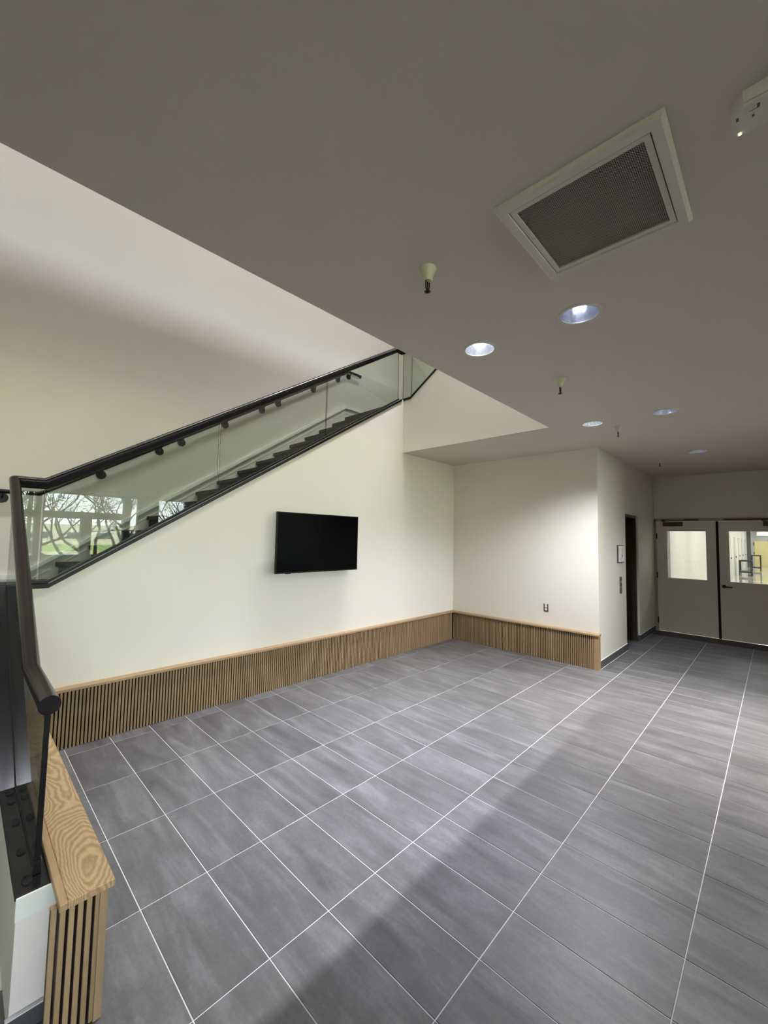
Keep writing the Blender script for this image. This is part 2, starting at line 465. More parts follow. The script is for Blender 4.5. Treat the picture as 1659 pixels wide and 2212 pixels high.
floor = boxes('floor', 'grout', [((XL, YW, -0.3), (XD + 0.05, 1.6, -0.0022))])
struct(floor, 'grey tiled floor with pale grout lines')
bm = bmesh.new(); tile_bm(bm, tile_w, tile_l); tile0 = make('tile', bm, 'floor_tile', floor); TM = tile0.data
first = True
rest = bmesh.new()
n_t = 0
for i in range(-25, 31):
    for j in range(-1, 22):
        x0, x1 = i * S, (i + 1) * S
        y1, y0 = -j * T, -(j + 1) * T
        if x1 > XD + 0.02: x1 = XD + 0.02
        if j == -1: y0, y1 = 0.0, 0.19
        # rooms the floor does not reach
        if i >= 18 and j < 3: continue
        if i >= 18 and j == 3:
            y1 = -2.19 if not (23 <= i <= 25) else -1.84
        if i < -1 and j <= 1: continue
        if i == -2 and j == 2: x1 = -0.478
        if i == -1 and j < 3: x0 = -0.235
        if x1 - x0 < 0.02 or y1 - y0 < 0.03: continue
        cx, cy_ = (x0 + x1) / 2, (y0 + y1) / 2
        w_, l_ = x1 - x0 - 0.0045, y1 - y0 - 0.0045
        # in view?
        infront = i >= -1 and j <= 6 and (j <= 5 or i >= 4)
        if infront and n_t < 300:
            n_t += 1
            full = abs(w_ - tile_w) < 1e-6 and abs(l_ - tile_l) < 1e-6
            if full and first:
                o = tile0; first = False
            elif full:
                o = tile0.copy(); COL.objects.link(o)
            else:
                bm = bmesh.new(); tile_bm(bm, w_, l_); o = make('tile', bm, 'floor_tile'); 
            o.parent = floor; o.location = (cx, cy_, random.uniform(-0.0004, 0.0004))
        else:
            tile_bm(rest, w_, l_, cx, cy_)
rt = make('tile_field', rest, 'floor_tile', floor); rt['kind'] = 'stuff'

# ------------------------------------------------------------------ structure: ceiling with openings
LAMPS = [(1.774, -2.528, 'on'), (4.198, -2.534, 'on'), (1.769, -3.197, 'dim'), (4.201, -3.215, 'dim'), (6.616, -3.211, 'dim'),
         (6.63, -2.53, 'off')][:5]
GX0, GX1, GY0, GY1 = 0.755, 1.305, -3.765, -3.225


def ceiling_bm(bm):
    out = [(XL, YW), (XD + 0.1, YW), (XD + 0.1, 0.335), (4.07, 0.335), (4.07, -2.1), (XL, -2.1)]
    # build the lower face from a fill of the outline and its holes
    def loop(pts):
        vs = [bm.verts.new((p[0], p[1], CEIL)) for p in pts]
        return [bm.edges.new((vs[i], vs[(i + 1) % len(vs)])) for i in range(len(vs))]
    es = loop(out)
    for x, y, k in LAMPS:
        es += loop([(x + 0.1 * math.cos(2 * math.pi * t / 40), y + 0.1 * math.sin(2 * math.pi * t / 40)) for t in range(40)])
    es += loop([(GX0, GY0), (GX1, GY0), (GX1, GY1), (GX0, GY1)])
    bmesh.ops.triangle_fill(bm, use_beauty=True, use_dissolve=False, edges=es)


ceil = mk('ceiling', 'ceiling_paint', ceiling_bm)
for p in ceil.data.polygons:
    if p.normal.z > 0: p.flip()
struct(ceil, 'plain painted soffit ceiling with recessed lights and an air grille')
# slab above: floor of the upper level and the edge facing the stair void
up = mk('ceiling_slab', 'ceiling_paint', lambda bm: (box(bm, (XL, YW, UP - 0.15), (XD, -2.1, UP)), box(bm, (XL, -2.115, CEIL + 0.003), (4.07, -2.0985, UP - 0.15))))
struct(up)

# ------------------------------------------------------------------ structure: walls
xs0, zs0 = -0.164, 1.312
shoe = [(-0.475, zs0), (xs0, zs0), (4.02, zs0 + SL * (4.02 - xs0))]
xs1 = 4.02; zs1 = shoe[-1][1]


def tv_wall(bm):
    pts = [(-0.35, 0.0), (XB + 0.1, 0.0), (XB + 0.1, CEIL - 0.0005), (4.068, CEIL - 0.0005), (4.068, zs1), (xs1, zs1), (xs0, zs0), (-0.35, zs0)]
    prism(bm, pts, 1, YT, 0.34)


wl = struct(mk('wall_left', 'wall_paint', tv_wall), 'off-white wall under the sloping glass balustrade, with the television')
wb = struct(boxes('wall_back', 'wall_paint', [((XB, YE, 0), (XB + 0.12, YT, CEIL)), ((XB, YE, CEIL + 0.1), (XB + 0.12, 1.72, TOP))]), 'off-white back wall with the power outlet')


def elev_wall(bm):
    X0, X1, Z1 = 6.92, 7.785, 2.215
    plate = [((XB + 0.12, YE, 0), (X0, YE + 0.03, CEIL)), ((X0, YE, Z1), (X1, YE + 0.03, CEIL)), ((X1, YE, 0), (XD, YE + 0.03, CEIL))]
    for a, b in plate: box(bm, a, b)


we = struct(mk('wall_right', 'wall_paint', elev_wall), 'wall with the elevator opening, receding to the double doors')
# upper tall walls around the stair
wf = struct(boxes('wall_stair', 'stair_wall_paint', [((XL, 1.6, 0), (XB + 0.1, 1.72, TOP))]), 'tall pale wall behind the staircase')
struct(boxes('wall_west', 'wall_paint', [((XL - 0.12, YW, 0), (XL, 1.72, TOP))]))
struct(boxes('wall_landing', 'wall_paint', [((-1.97, -1.3, 0), (-1.85, 1.6, 2.2)), ]))
struct(boxes('ceiling_upper', 'ceiling_paint', [((XL, YW, TOP), (XD + 0.1, 1.72, TOP + 0.1))]))
struct(boxes('wall_upper', 'wall_paint', [((XD, YW, UP), (XD + 0.12, 1.72, TOP)), ((XB, -2.2, UP), (XD, -2.1, TOP))]))


def fascia(bm):
    pts = [(0.199, CEIL + 0.003), (0.199, zs1 - 0.02), (0.34, zs1 - 0.02), (0.34, zs1), (0.06, zs1 + 0.0), (-1.46, zs1 + 0.66 * 1.52), (-2.1, zs1 + 0.66 * 1.52), (-2.1, CEIL + 0.003)]
    prism(bm, pts, 0, 4.0685, 4.19)


struct(mk('wall_stair_return', 'wall_paint', fascia), 'painted side of the upper flight, turning over the soffit')

# door wall with opening for the double doors
struct(mk('wall_far', 'wall_paint', lambda bm: [box(bm, a, b) for a, b in (
    ((XD, -2.2, 2.225), (XD + 0.12, -4.2, CEIL)), ((XD, -4.2, 0), (XD + 0.12, YW, CEIL)), ((XD, -2.2, 0), (XD + 0.12, -2.203, CEIL)))]), 'shadowed end wall above the grey double doors')

# facade behind the camera: columns, sills, rails (seen mirrored in the glass)


def facade(bm):
    y0, y1 = YW - 0.3, YW
    for a, b in ((1.00, 1.24), (3.55, 3.75), (4.02, 4.72), (5.77, 6.2), (8.3, 9.2)): box(bm, (a, y0, 0), (b, y1, CEIL))
    box(bm, (XN_, y0, 0), (XD, y1, 0.93))
    box(bm, (XL, y0, 3.03), (XD, y1, 5.4)); box(bm, (XL, y0, 6.95), (XD, y1, TOP))
    box(bm, (1.24, y0, 2.19), (3.55, y1, 2.42)); box(bm, (XN_, y0, 2.19), (1.0, y1, 2.42))
    box(bm, (2.27, y0, 0.93), (2.57, y1, 2.19))
    for k in range(8): box(bm, (XL + k * 2.4, y0, 5.4), (XL + k * 2.4 + 0.2, y1, 8.6))


struct(mk('wall_facade', 'facade_frame', facade))
def facade_added(bm):  # added glazing out of view, brings daylight closer to the television wall
    y0, y1 = YN_ - 0.12, YN_
    box(bm, (XL, y0, 0), (XN_, y1, 0.35)); box(bm, (XL, y0, 3.0), (XN_, y1, CEIL)); box(bm, (XL, y0, 2.19), (XN_, y1, 2.26))
    for k in range(8): box(bm, (XL + k * 1.18, y0, 0.35), (XL + k * 1.18 + 0.06, y1, 3.0))
    box(bm, (XN_ - 0.12, YW, 0), (XN_, YN_, CEIL))


struct(mk('wall_facade_added', 'facade_frame', facade_added))
struct(boxes('window_added_3', 'window_glass', [((XL, YN_ - 0.07, 0.35), (XN_, YN_ - 0.06, 3.0))]))
struct(boxes('window_1', 'window_glass', [((XN_, YW - 0.16, 0.93), (XD, YW - 0.15, 3.03))]))
struct(boxes('wall_hall_shade', 'wall_paint', [((5.6, -4.32, 0), (XD, -4.22, CEIL))]))  # unseen side wall, added to darken the door end
struct(boxes('window_2', 'window_glass', [((XL, YW - 0.16, 5.4), (XD, YW - 0.15, 8.6))]))

# ------------------------------------------------------------------ staircase
NX, NZ, TR, RI = 1.477, 2.291, 0.2847, 0.1779
YN, YF = 0.34, 1.6
stair = empty('staircase', (0, 0.9, 0)); tag(stair, 'black-treaded staircase climbing behind the glass balustrade', 'staircase')
LZ = NZ - 7 * RI          # landing height


def step_at(name, bxs, mat='tread_black'):
    return mk(name, mat, lambda bm: [box(bm, a, b) for a, b in bxs], stair)


for k in range(-6, 9):
    xn = NX + TR * k; zt = NZ + RI * k
    step_at('step', [((xn, YN, zt - 0.045), (xn + TR + 0.03, YF, zt)), ((xn + 0.03, YN, zt - RI - 0.01), (xn + 0.05, YF, zt - 0.04))])
step_at('landing', [((-1.85, YN, LZ - 0.15), (NX - 6 * TR + 0.05, YF, LZ)), ((-1.85, 0.16, LZ - 0.15), (-0.475, YN, LZ))])
L2 = NZ + 9 * RI
step_at('landing', [((NX + 9 * TR, YN, L2 - 0.15), (XB, YF, L2)), ((4.19, 0.05, L2 - 0.15), (XB, YN, L2))])
for k in range(6):     # flight from the lobby floor to the first landing
    y = 0.15 - 0.28 * k; z = LZ - (LZ / 6.0) * k
    if k: step_at('step', [((-1.85, y, z - 0.04), (-0.475, y + 0.3, z)), ((-1.85, y + 0.02, z - LZ / 6), (-0.475, y + 0.04, z - 0.03))])
    else: step_at('step', [((-1.85, y + 0.02, z - LZ / 6), (-0.475, y + 0.04, z - 0.01))])
for k in range(1, 6):   # flight turning back over the soffit
    y = 0.05 - 0.27 * (k - 1); z = L2 + RI * k
    step_at('step', [((4.19, y - 0.3, z - 0.045), (XB, y, z)), ((4.19, y - 0.05, z - RI), (XB, y - 0.03, z - 0.04))])


def soffit(bm):
    prism(bm, [(NX - 6 * TR, LZ - 0.15), (NX + 9 * TR, L2 - 0.3), (NX + 9 * TR, L2 - 0.15), (NX - 6 * TR + 0.1, LZ - 0.02)], 1, YN, YF)


mk('stringer', 'stair_wall_paint', soffit, stair)
# skirt on the far wall
nose = lambda x: NZ + (RI / TR) * (x - NX)
sk0 = -0.25; sk1 = NX + 9 * TR


def skirt(bm, lo, hi, y0):
    up_ = [(-1.85, LZ + 0.03 + hi), (sk0, LZ + 0.03 + hi), (sk1, nose(sk1) + hi), (XB, nose(sk1) + hi)]
    dn = [(-1.85, LZ + 0.03 + lo), (sk0, LZ + 0.03 + lo), (sk1, nose(sk1) + lo), (XB, nose(sk1) + lo)]
    for a in range(3):
        prism(bm, [up_[a], up_[a + 1], dn[a + 1], dn[a]], 1, y0, 1.6)


tr1 = struct(mk('trim_1', 'stair_wall_paint', lambda bm: skirt(bm, -0.14, 0.17, 1.588)), 'sloping skirt board along the stair wall')
mk('bead', 'receptacle', lambda bm: skirt(bm, 0.165, 0.21, 1.562), tr1)
mk('bead', 'white_plastic', lambda bm: skirt(bm, 0.075, 0.085, 1.583), tr1)

# ------------------------------------------------------------------ balustrade
YG = 0.27; XG = -0.405
rz0 = 2.125; rxa = -0.215
rslope = 0.6225
rx1 = 3.975; rz1 = rz0 + rslope * (rx1 - rxa)
RADIUS = 0.032
bal = empty('glass_balustrade', (1.9, YG, zs0))
tag(bal, 'long sloping glass balustrade with black handrail above the television wall', 'balustrade')


def glass_panel(pts, axis, lo, hi, parent):
    bm = bmesh.new(); prism(bm, pts, axis, lo, hi)
    bmesh.ops.recalc_face_normals(bm, faces=bm.faces)
    o = make('glass_panel', bm, ['guard_glass', 'glass_edge'], parent)
    for p in o.data.polygons:
        if abs(p.normal[axis]) < 0.9: p.material_index = 1
    return o


def zb(x): return zs0 + max(0, x - xs0) * SL
def zt_(x): return rz0 + max(0, x - rxa) * rslope


def main_panel(x0, x1, mids=()):
    xs = [x0] + [x for x in mids if x0 < x < x1] + [x1]
    pts = [(x, zb(x) - 0.0) for x in xs] + [(x, zt_(x) - 0.02) for x in reversed(xs)]
    glass_panel(pts, 1, YG - 0.006, YG + 0.006, bal)


main_panel(XG + 0.02, -0.235)
main_panel(-0.222, 1.182, (xs0, rxa))
main_panel(1.196, 2.597)
main_panel(2.611, 4.012)
mk('base_shoe', 'black_metal', lambda bm: (strip(bm, shoe, 1, YT - 0.012, 0.345, 0.034), strip(bm, [(p[0], p[1] + 0.022) for p in shoe], 1, YG - 0.022, YG + 0.022, 0.03)), bal)
mk('handrail', 'rail_metal', lambda bm: tube(bm, [(XG, YG, rz0), (rxa, YG, rz0), (rx1, YG, rz1), (4.13, YG, rz1)], RADIUS, 20), bal, smooth=True)
mk('rail_channel', 'black_metal', lambda bm: (tube(bm, [(XG, YG, rz0 - 0.030), (rxa + 0.004, YG, rz0 - 0.030), (rx1, YG, rz1 - 0.030), (4.1, YG, rz1 - 0.030)], 0.020, 8), tube(bm, [(XG, YG, rz0 - 0.046), (rxa + 0.006, YG, rz0 - 0.046), (rx1, YG, rz1 - 0.046), (4.1, YG, rz1 - 0.046)], 0.013, 8)), bal)

# short flight guard on the left
g2 = empty('glass_guard', (XG, -0.9, 0.46))
tag(g2, 'near glass guard with thick black pipe rail ending in a capped stub', 'guard rail')
PZ = 0.455
cap_line = [(-2.045, PZ), (-1.22, PZ), (0.19, zs0)]
y_bend = -1.43
ye = -1.985
rail_l = [(XG, ye, 1.072), (XG, y_bend, 1.072), (XG, YG, rz0)]
gp = [(-1.955, PZ), (-1.22, PZ), (0.19, zs0), (0.24, rz0 - 0.05), (y_bend, 1.045), (-1.955, 1.045)]
glass_panel(gp, 0, XG - 0.006, XG + 0.006, g2)
mk('handrail', 'rail_metal', lambda bm: tube(bm, rail_l, 0.034, 28), g2, smooth=True)
mk('end_cap', 'rail_metal', lambda bm: tube(bm, [(XG, ye - 0.006, 1.072), (XG, ye, 1.072)], 0.0355, 28), g2, smooth=True)
mk('edge_channel', 'black_metal', lambda bm: box(bm, (XG - 0.008, -1.968, PZ), (XG + 0.008, -1.950, 1.05)), g2)
mk('base_clamp', 'gloss_black', lambda bm: box(bm, (XG - 0.012, -1.975, PZ), (XG + 0.012, -1.935, PZ + 0.05), 0.003), g2)
for y in (-1.985, -1.79, -1.56, -1.36, -1.27):
    o = mk('base_lug', 'black_gap', lambda bm, y=y: lathe(bm, [(0.017, 0), (0.017, 0.004), (0.012, 0.006)], (XG - 0.03, y, PZ), 16), g2)
    o.data.transform(Matrix.Translation((XG - 0.03, y, 0)) @ Matrix.Diagonal((0.9, 1.5, 1, 1)) @ Matrix.Translation((-XG + 0.03, -y, 0)))
mk('joint_line', 'black_gap', lambda bm: strip(bm, [(-1.95, PZ + 0.006), (-1.22, PZ + 0.006), (0.19, zs0 + 0.006)], 0, XG - 0.009, XG + 0.009, 0.012), g2)

# pony wall under it
pw = mk('wall_stub', 'wall_paint', lambda bm: prism(bm, [(-2.05, 0), (0.2, 0), (0.2, zs0 - 0.012), (-1.22, PZ - 0.012), (-2.05, PZ - 0.012)], 0, -0.466, -0.354))
struct(pw, 'low white stub wall carrying the near glass guard')
mk('end_face', 'raw_board', lambda bm: box(bm, (-0.465, -2.0515, 0.068), (-0.355, -2.0495, 0.372)), pw)
mk('corner_bead', 'receptacle', lambda bm: (box(bm, (-0.469, -2.056, 0.372), (-0.351, -2.049, PZ - 0.003), 0.002),), pw)
mk('stone_cap', 'gloss_black', lambda bm: strip(bm, [(-2.047, PZ), (-1.22, PZ), (0.199, zs0)], 0, -0.472, -0.352, 0.014), pw)
mk('base_tile', 'base_tile', lambda bm: box(bm, (-0.476, -2.066, 0), (-0.353, -2.051, 0.062)), pw)
mk('grout_line', 'white_grout', lambda bm: box(bm, (-0.476, -2.066, 0.062), (-0.353, -2.052, 0.067)), pw)

# guard of the upper flight
g3 = empty('glass_guard', (4.13, -0.6, zs1)); tag(g3, 'glass guard of the upper flight, disappearing behind the soffit', 'guard rail')
fl = [(0.27, zs1), (0.06, zs1), (-1.46, zs1 + 0.66 * 1.52), (-2.1, zs1 + 0.66 * 1.52)]
mk('base_shoe', 'black_metal', lambda bm: strip(bm, [(p[0], p[1] + 0.018) for p in fl], 0, 4.062, 4.195, 0.036), g3)
rr = lambda y: (rz1 + 0.0 if y > 0.06 else rz1 + (0.06 - y) * 0.66)
glass_panel([(0.27, zs1), (0.10, zs1), (0.10, rz1 - 0.03), (0.27, rz1 - 0.03)], 0, 4.124, 4.136, g3)
glass_panel([(0.085, zs1), (0.06, zs1), (-1.05, zs1 + 0.66 * 1.11), (-1.05, rr(-1.05) - 0.03), (0.06, rz1 - 0.03), (0.085, rz1 - 0.03)], 0, 4.124, 4.136, g3)
mk('handrail', 'rail_metal', lambda bm: tube(bm, [(4.13, 0.27, rz1), (4.13, 0.06, rz1), (4.13, -1.46, rz1 + 1.0), (4.13, -2.0, rz1 + 1.0)], RADIUS, 20), g3, smooth=True)

# wall-mounted rail
wr = empty('wall_handrail', (2, 1.53, 3)); tag(wr, 'black wall handrail on round brackets, seen through the glass', 'handrail')
WY = 1.525
wz = lambda x: 2.115 + max(0, x + 0.125) * 0.6249
mk('rail', 'rail_metal', lambda bm: tube(bm, [(-1.7, WY, 2.115), (-0.125, WY, 2.115), (4.06, WY, wz(4.06)), (4.34, WY, wz(4.06)), (4.36, WY + 0.03, wz(4.06) - 0.01)], 0.022, 12), wr, smooth=True)
BR = [-1.2, -0.405, 0.412, 1.01, 1.267, 1.84, 2.401, 2.673, 3.333, 3.858, 4.107]
for k, x in enumerate(BR):
    z = (wz(x) if x < 4.06 else wz(4.06)) - 0.062
    bm = bmesh.new(); tube(bm, [(x, 1.6, z), (x, 1.585, z)], 0.05, 20); tube(bm, [(x, 1.59, z), (x, WY + 0.01, z + 0.012), (x, WY, z + 0.05)], 0.010, 8)
    make('bracket', bm, 'black_metal', wr, smooth=True)

# ------------------------------------------------------------------ slatted oak wainscot
PIT = 0.0254; SW = 0.0168; SD = 0.024


def slat_mesh():
    bm = bmesh.new(); h = 0.452
    a = [(-SW / 2, 0), (-SW / 2, -SD + 0.002), (-SW / 2 + 0.002, -SD), (SW / 2 - 0.002, -SD), (SW / 2, -SD + 0.002), (SW / 2, 0)]
    prism(bm, a, 2, 0.002, h)
    return bm


def slats(parent, n, fn, rot):
    o0 = None
    for i in range(n):
        if o0 is None:
            o = make('slat', slat_mesh(), ['oak_z', 'groove_shade']); o0 = o
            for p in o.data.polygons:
                if abs(p.normal.x) > 0.9: p.material_index = 1  # sides take the painted groove shade
        else:
            o = o0.copy(); COL.objects.link(o)
        o.parent = parent; o.location = fn(i); o.rotation_euler = (0, 0, rot)
    return o0


CZ0, CZ1 = 0.453, 0.476
# along the TV wall
wn = empty('slatted_wainscot'); tag(wn, 'long low oak slatted wainscot along the television wall', 'wainscot')
SF = 0.137
n1 = int((5.402 + 0.205) / PIT)
slats(wn, n1, lambda i: (-0.205 + PIT * (i + 0.5), SF + SD, 0), 0)
boxes('backing', 'black_gap', [((-0.21, SF + SD, 0), (XB - 0.06, YT, CZ0))], wn)
boxes('cap', 'oak_x', [((-0.21, 0.115, CZ0), (XB, YT, CZ1))], wn, 0.002)
# along the back wall
XS = 5.405
wn2 = empty('slatted_wainscot'); tag(wn2, 'shorter oak slatted wainscot under the outlet, ending in a square post', 'wainscot')
n2 = int((2.176 + 0.135) / PIT)
slats(wn2, n2, lambda i: (XS + SD, 0.135 - PIT * (i + 0.5), 0), -math.pi / 2)
boxes('backing', 'black_gap', [((XS + SD, 0.150, 0), (XB, -2.17, CZ0))], wn2)
boxes('cap', 'oak_y', [((XS - 0.022, 0.115, CZ0), (XB, -2.225, CZ1))], wn2, 0.002)
boxes('end_post', 'oak_z', [((XS - 0.003, -2.151, 0.001), (XB, -2.215, CZ0))], wn2, 0.002)
# ledge beside the near guard
wn3 = empty('slatted_wainscot'); tag(wn3, 'near oak-capped slatted ledge with swirling grain beside the glass guard', 'wainscot')
LX0, LX1 = -0.374, -0.214
YN0 = -2.228
slats(wn3, 90, lambda i: (-0.232 - SD, 0.12 - PIT * (i + 0.5), 0), math.pi / 2)
o = slats(wn3, 6, lambda i: (-0.238 - PIT * (i + 0.35) - 0.009, -2.195 + SD, 0), 0)
boxes('backing', 'black_gap', [((-0.352, -2.172, 0), (-0.232 - SD, 0.13, CZ0))], wn3)
boxes('end_post', 'oak_z', [((-0.252, -2.203, 0.001), (-0.228, -2.172, CZ0))], wn3, 0.001)
boxes('cap', 'oak_figured', [((LX0 + 0.024, YN0, CZ0), (LX1, 0.113, CZ1 + 0.002))], wn3, 0.002)
boxes('cap_lipping', 'oak_y', [((LX0, YN0, CZ0), (LX0 + 0.0235, -1.25, CZ1 + 0.002))], wn3, 0.002)

# ------------------------------------------------------------------ tile baseboards
def base_run(name, bxs, label):
    root = empty(name); struct(root, label)
    for a, b in bxs: boxes('base_tile', 'base_tile', [(a, b)], root, 0.001)
    return root


bt = []
x = XB - 0.02
while x < 6.9:
    x2 = min(x + 0.61, 6.935); bt.append(((x + 0.001, YE - 0.012, 0), (x2 - 0.001, YE, 0.102))); x = x2
bt.append(((XB - 0.02, YE - 0.012, 0), (XB, YE + 0.02, 0.102)))
x = 7.785
while x < 9.0:
    x2 = min(x + 0.61, XD); bt.append(((x + 0.001, YE - 0.012, 0), (x2 - 0.001, YE, 0.102))); x = x2
bt.append(((7.773, YE - 0.012, 0), (7.785, YE + 0.03, 0.102)))
bb = base_run('baseboard_right', bt, 'dark grey tile skirting along the elevator wall')
boxes('sealant', 'white_grout', [((XB - 0.02, YE - 0.008, 0.102), (6.93, YE, 0.107)), ((7.785, YE - 0.008, 0.102), (XD, YE, 0.107)),
                                ((XB - 0.02, YE - 0.017, -0.001), (6.93, YE - 0.012, 0.002)), ((7.785, YE - 0.017, -0.001), (8.95, YE - 0.012, 0.002))], bb)
struct(boxes('trim_shade_2', 'door_foot_shade', [((8.62, -2.215, -0.001), (XD + 0.02, -4.6, 0.0018))]), 'dark strip painted as shade across the foot of the double doors')  # floor strip darkened to paint in the shade before the doors
struct(boxes('trim_3', 'base_tile', [((XD - 0.012, -4.22, 0), (XD, YW, 0.1))]))

# ------------------------------------------------------------------ elevator
el = empty('elevator_entrance', (7.35, -2.1, 0)); tag(el, 'dark stainless elevator entrance recessed in the right-hand wall', 'elevator')
boxes('jamb', 'stainless', [((7.74, -2.17, 0.0), (7.785, -1.8, 2.17))], el)
boxes('jamb', 'stainless', [((6.92, -2.17, 0.0), (6.965, -1.8, 2.17))], el)
boxes('header', 'stainless', [((6.92, -2.17, 2.17), (7.785, -1.8, 2.215))], el)
boxes('door_panel', 'stainless', [((6.965, -1.85, 0.0), (7.35, -1.82, 2.17))], el, 0.002)
boxes('door_panel', 'stainless', [((7.354, -1.85, 0.0), (7.74, -1.82, 2.17))], el, 0.002)
boxes('sill', 'stainless', [((6.92, -2.0, -0.001), (7.785, -1.82, 0.004))], el)
struct(boxes('wall_shaft', 'black_gap', [((5.7, -1.8, 0), (XD, -1.75, CEIL))]))
# sign and call plate
sg = empty('wall_notice', (6.58, YE, 1.55)); tag(sg, 'framed white notice on the wall beside the elevator', 'sign')
boxes('frame', 'sign_frame', [((6.405, YE - 0.02, 1.415), (6.735, YE, 1.69))], sg, 0.002)
boxes('sheet', 'paper', [((6.425, YE - 0.022, 1.43), (6.725, YE - 0.02, 1.68))], sg)
boxes('pictogram', 'ink', [((6.60, YE - 0.0235, 1.50 + 0.0), (6.63, YE - 0.022, 1.535)), ((6.655, YE - 0.0235, 1.545), (6.66, YE - 0.022, 1.65)), ((6.54, YE - 0.0235, 1.45), (6.545, YE - 0.022, 1.50)),
                          ((6.56, YE - 0.0235, 1.535), (6.64, YE - 0.022, 1.54))], sg)
cp = empty('call_station', (6.585, YE, 1.06)); tag(cp, 'narrow dark steel elevator call plate below the white notice', 'call panel')
boxes('plate', 'plate_metal', [((6.53, YE - 0.008, 0.935), (6.64, YE, 1.195))], cp, 0.001)
for z in (1.11, 1.035): boxes('button', 'steel_top', [((6.575, YE - 0.013, z - 0.012), (6.60, YE - 0.008, z + 0.012))], cp, 0.001)
boxes('indicator', 'ink', [((6.555, YE - 0.010, 1.15), (6.62, YE - 0.008, 1.175))], cp)

# ------------------------------------------------------------------ outlet
ou = empty('power_outlet', (XB, -1.46, 0.73)); tag(ou, 'steel duplex power outlet low on the back wall', 'outlet')
oy, oz = -1.468, 0.733
boxes('cover_plate', 'plate_metal', [((XB - 0.005, oy - 0.0355, oz - 0.058), (XB, oy + 0.0355, oz + 0.058))], ou, 0.001)
for dz in (0.022, -0.020):
    def rec(bm, dz=dz):
        pts = [(oy + 0.018 * math.cos(a), oz + dz + 0.0165 * math.sin(a)) for a in [2 * math.pi * k / 20 for k in range(20)]]
        prism(bm, pts, 0, XB - 0.008, XB - 0.004)
    r_ = mk('receptacle', 'receptacle', rec, ou)
    boxes('slots', 'ink', [((XB - 0.0085, oy - 0.007, oz + dz - 0.004), (XB - 0.008, oy - 0.005, oz + dz + 0.005)), ((XB - 0.0085, oy + 0.005, oz + dz - 0.004), (XB - 0.008, oy + 0.007, oz + dz + 0.005))], r_)
boxes('sticker', 'paper', [((XB - 0.0065, oy - 0.016, oz + 0.042), (XB - 0.005, oy + 0.016, oz + 0.06))], ou)

# ------------------------------------------------------------------ television
tv = empty('television', (2.42, YT, 1.65)); tag(tv, 'black flat-screen television mounted on the off-white wall', 'television')
tx0, tx1, tz0, tz1 = 1.802, 3.036, 1.300, 2.005
ty = 0.07
boxes('housing', 'bezel', [((tx0, ty, tz0), (tx1, ty + 0.028, tz1))], tv, 0.003)
boxes('rear_cover', 'bezel', [((tx0 + 0.16, ty + 0.028, tz0 + 0.05), (tx1 - 0.16, ty + 0.06, tz1 - 0.22))], tv, 0.006)
boxes('screen', 'screen', [((tx0 + 0.011, ty - 0.001, tz0 + 0.016), (tx1 - 0.011, ty, tz1 - 0.011))], tv)
mk('bezel', 'bezel', lambda bm: plate_hole(bm, 1, ty - 0.003, ty, (tx0, tz0, tx1, tz1), (tx0 + 0.010, tz0 + 0.015, tx1 - 0.010, tz1 - 0.010)), tv)
boxes('wall_bracket', 'black_metal', [((2.22, ty + 0.058, 1.5), (2.62, YT, 1.82))], tv)
boxes('sensor', 'gloss_black', [((tx0 + 0.13, ty - 0.002, tz0 - 0.007), (tx0 + 0.20, ty + 0.01, tz0))], tv)
boxes('logo', 'plate_metal', [((tx1 - 0.035, ty - 0.0035, tz0 + 0.004), (tx1 - 0.02, ty - 0.003, tz0 + 0.010))], tv)

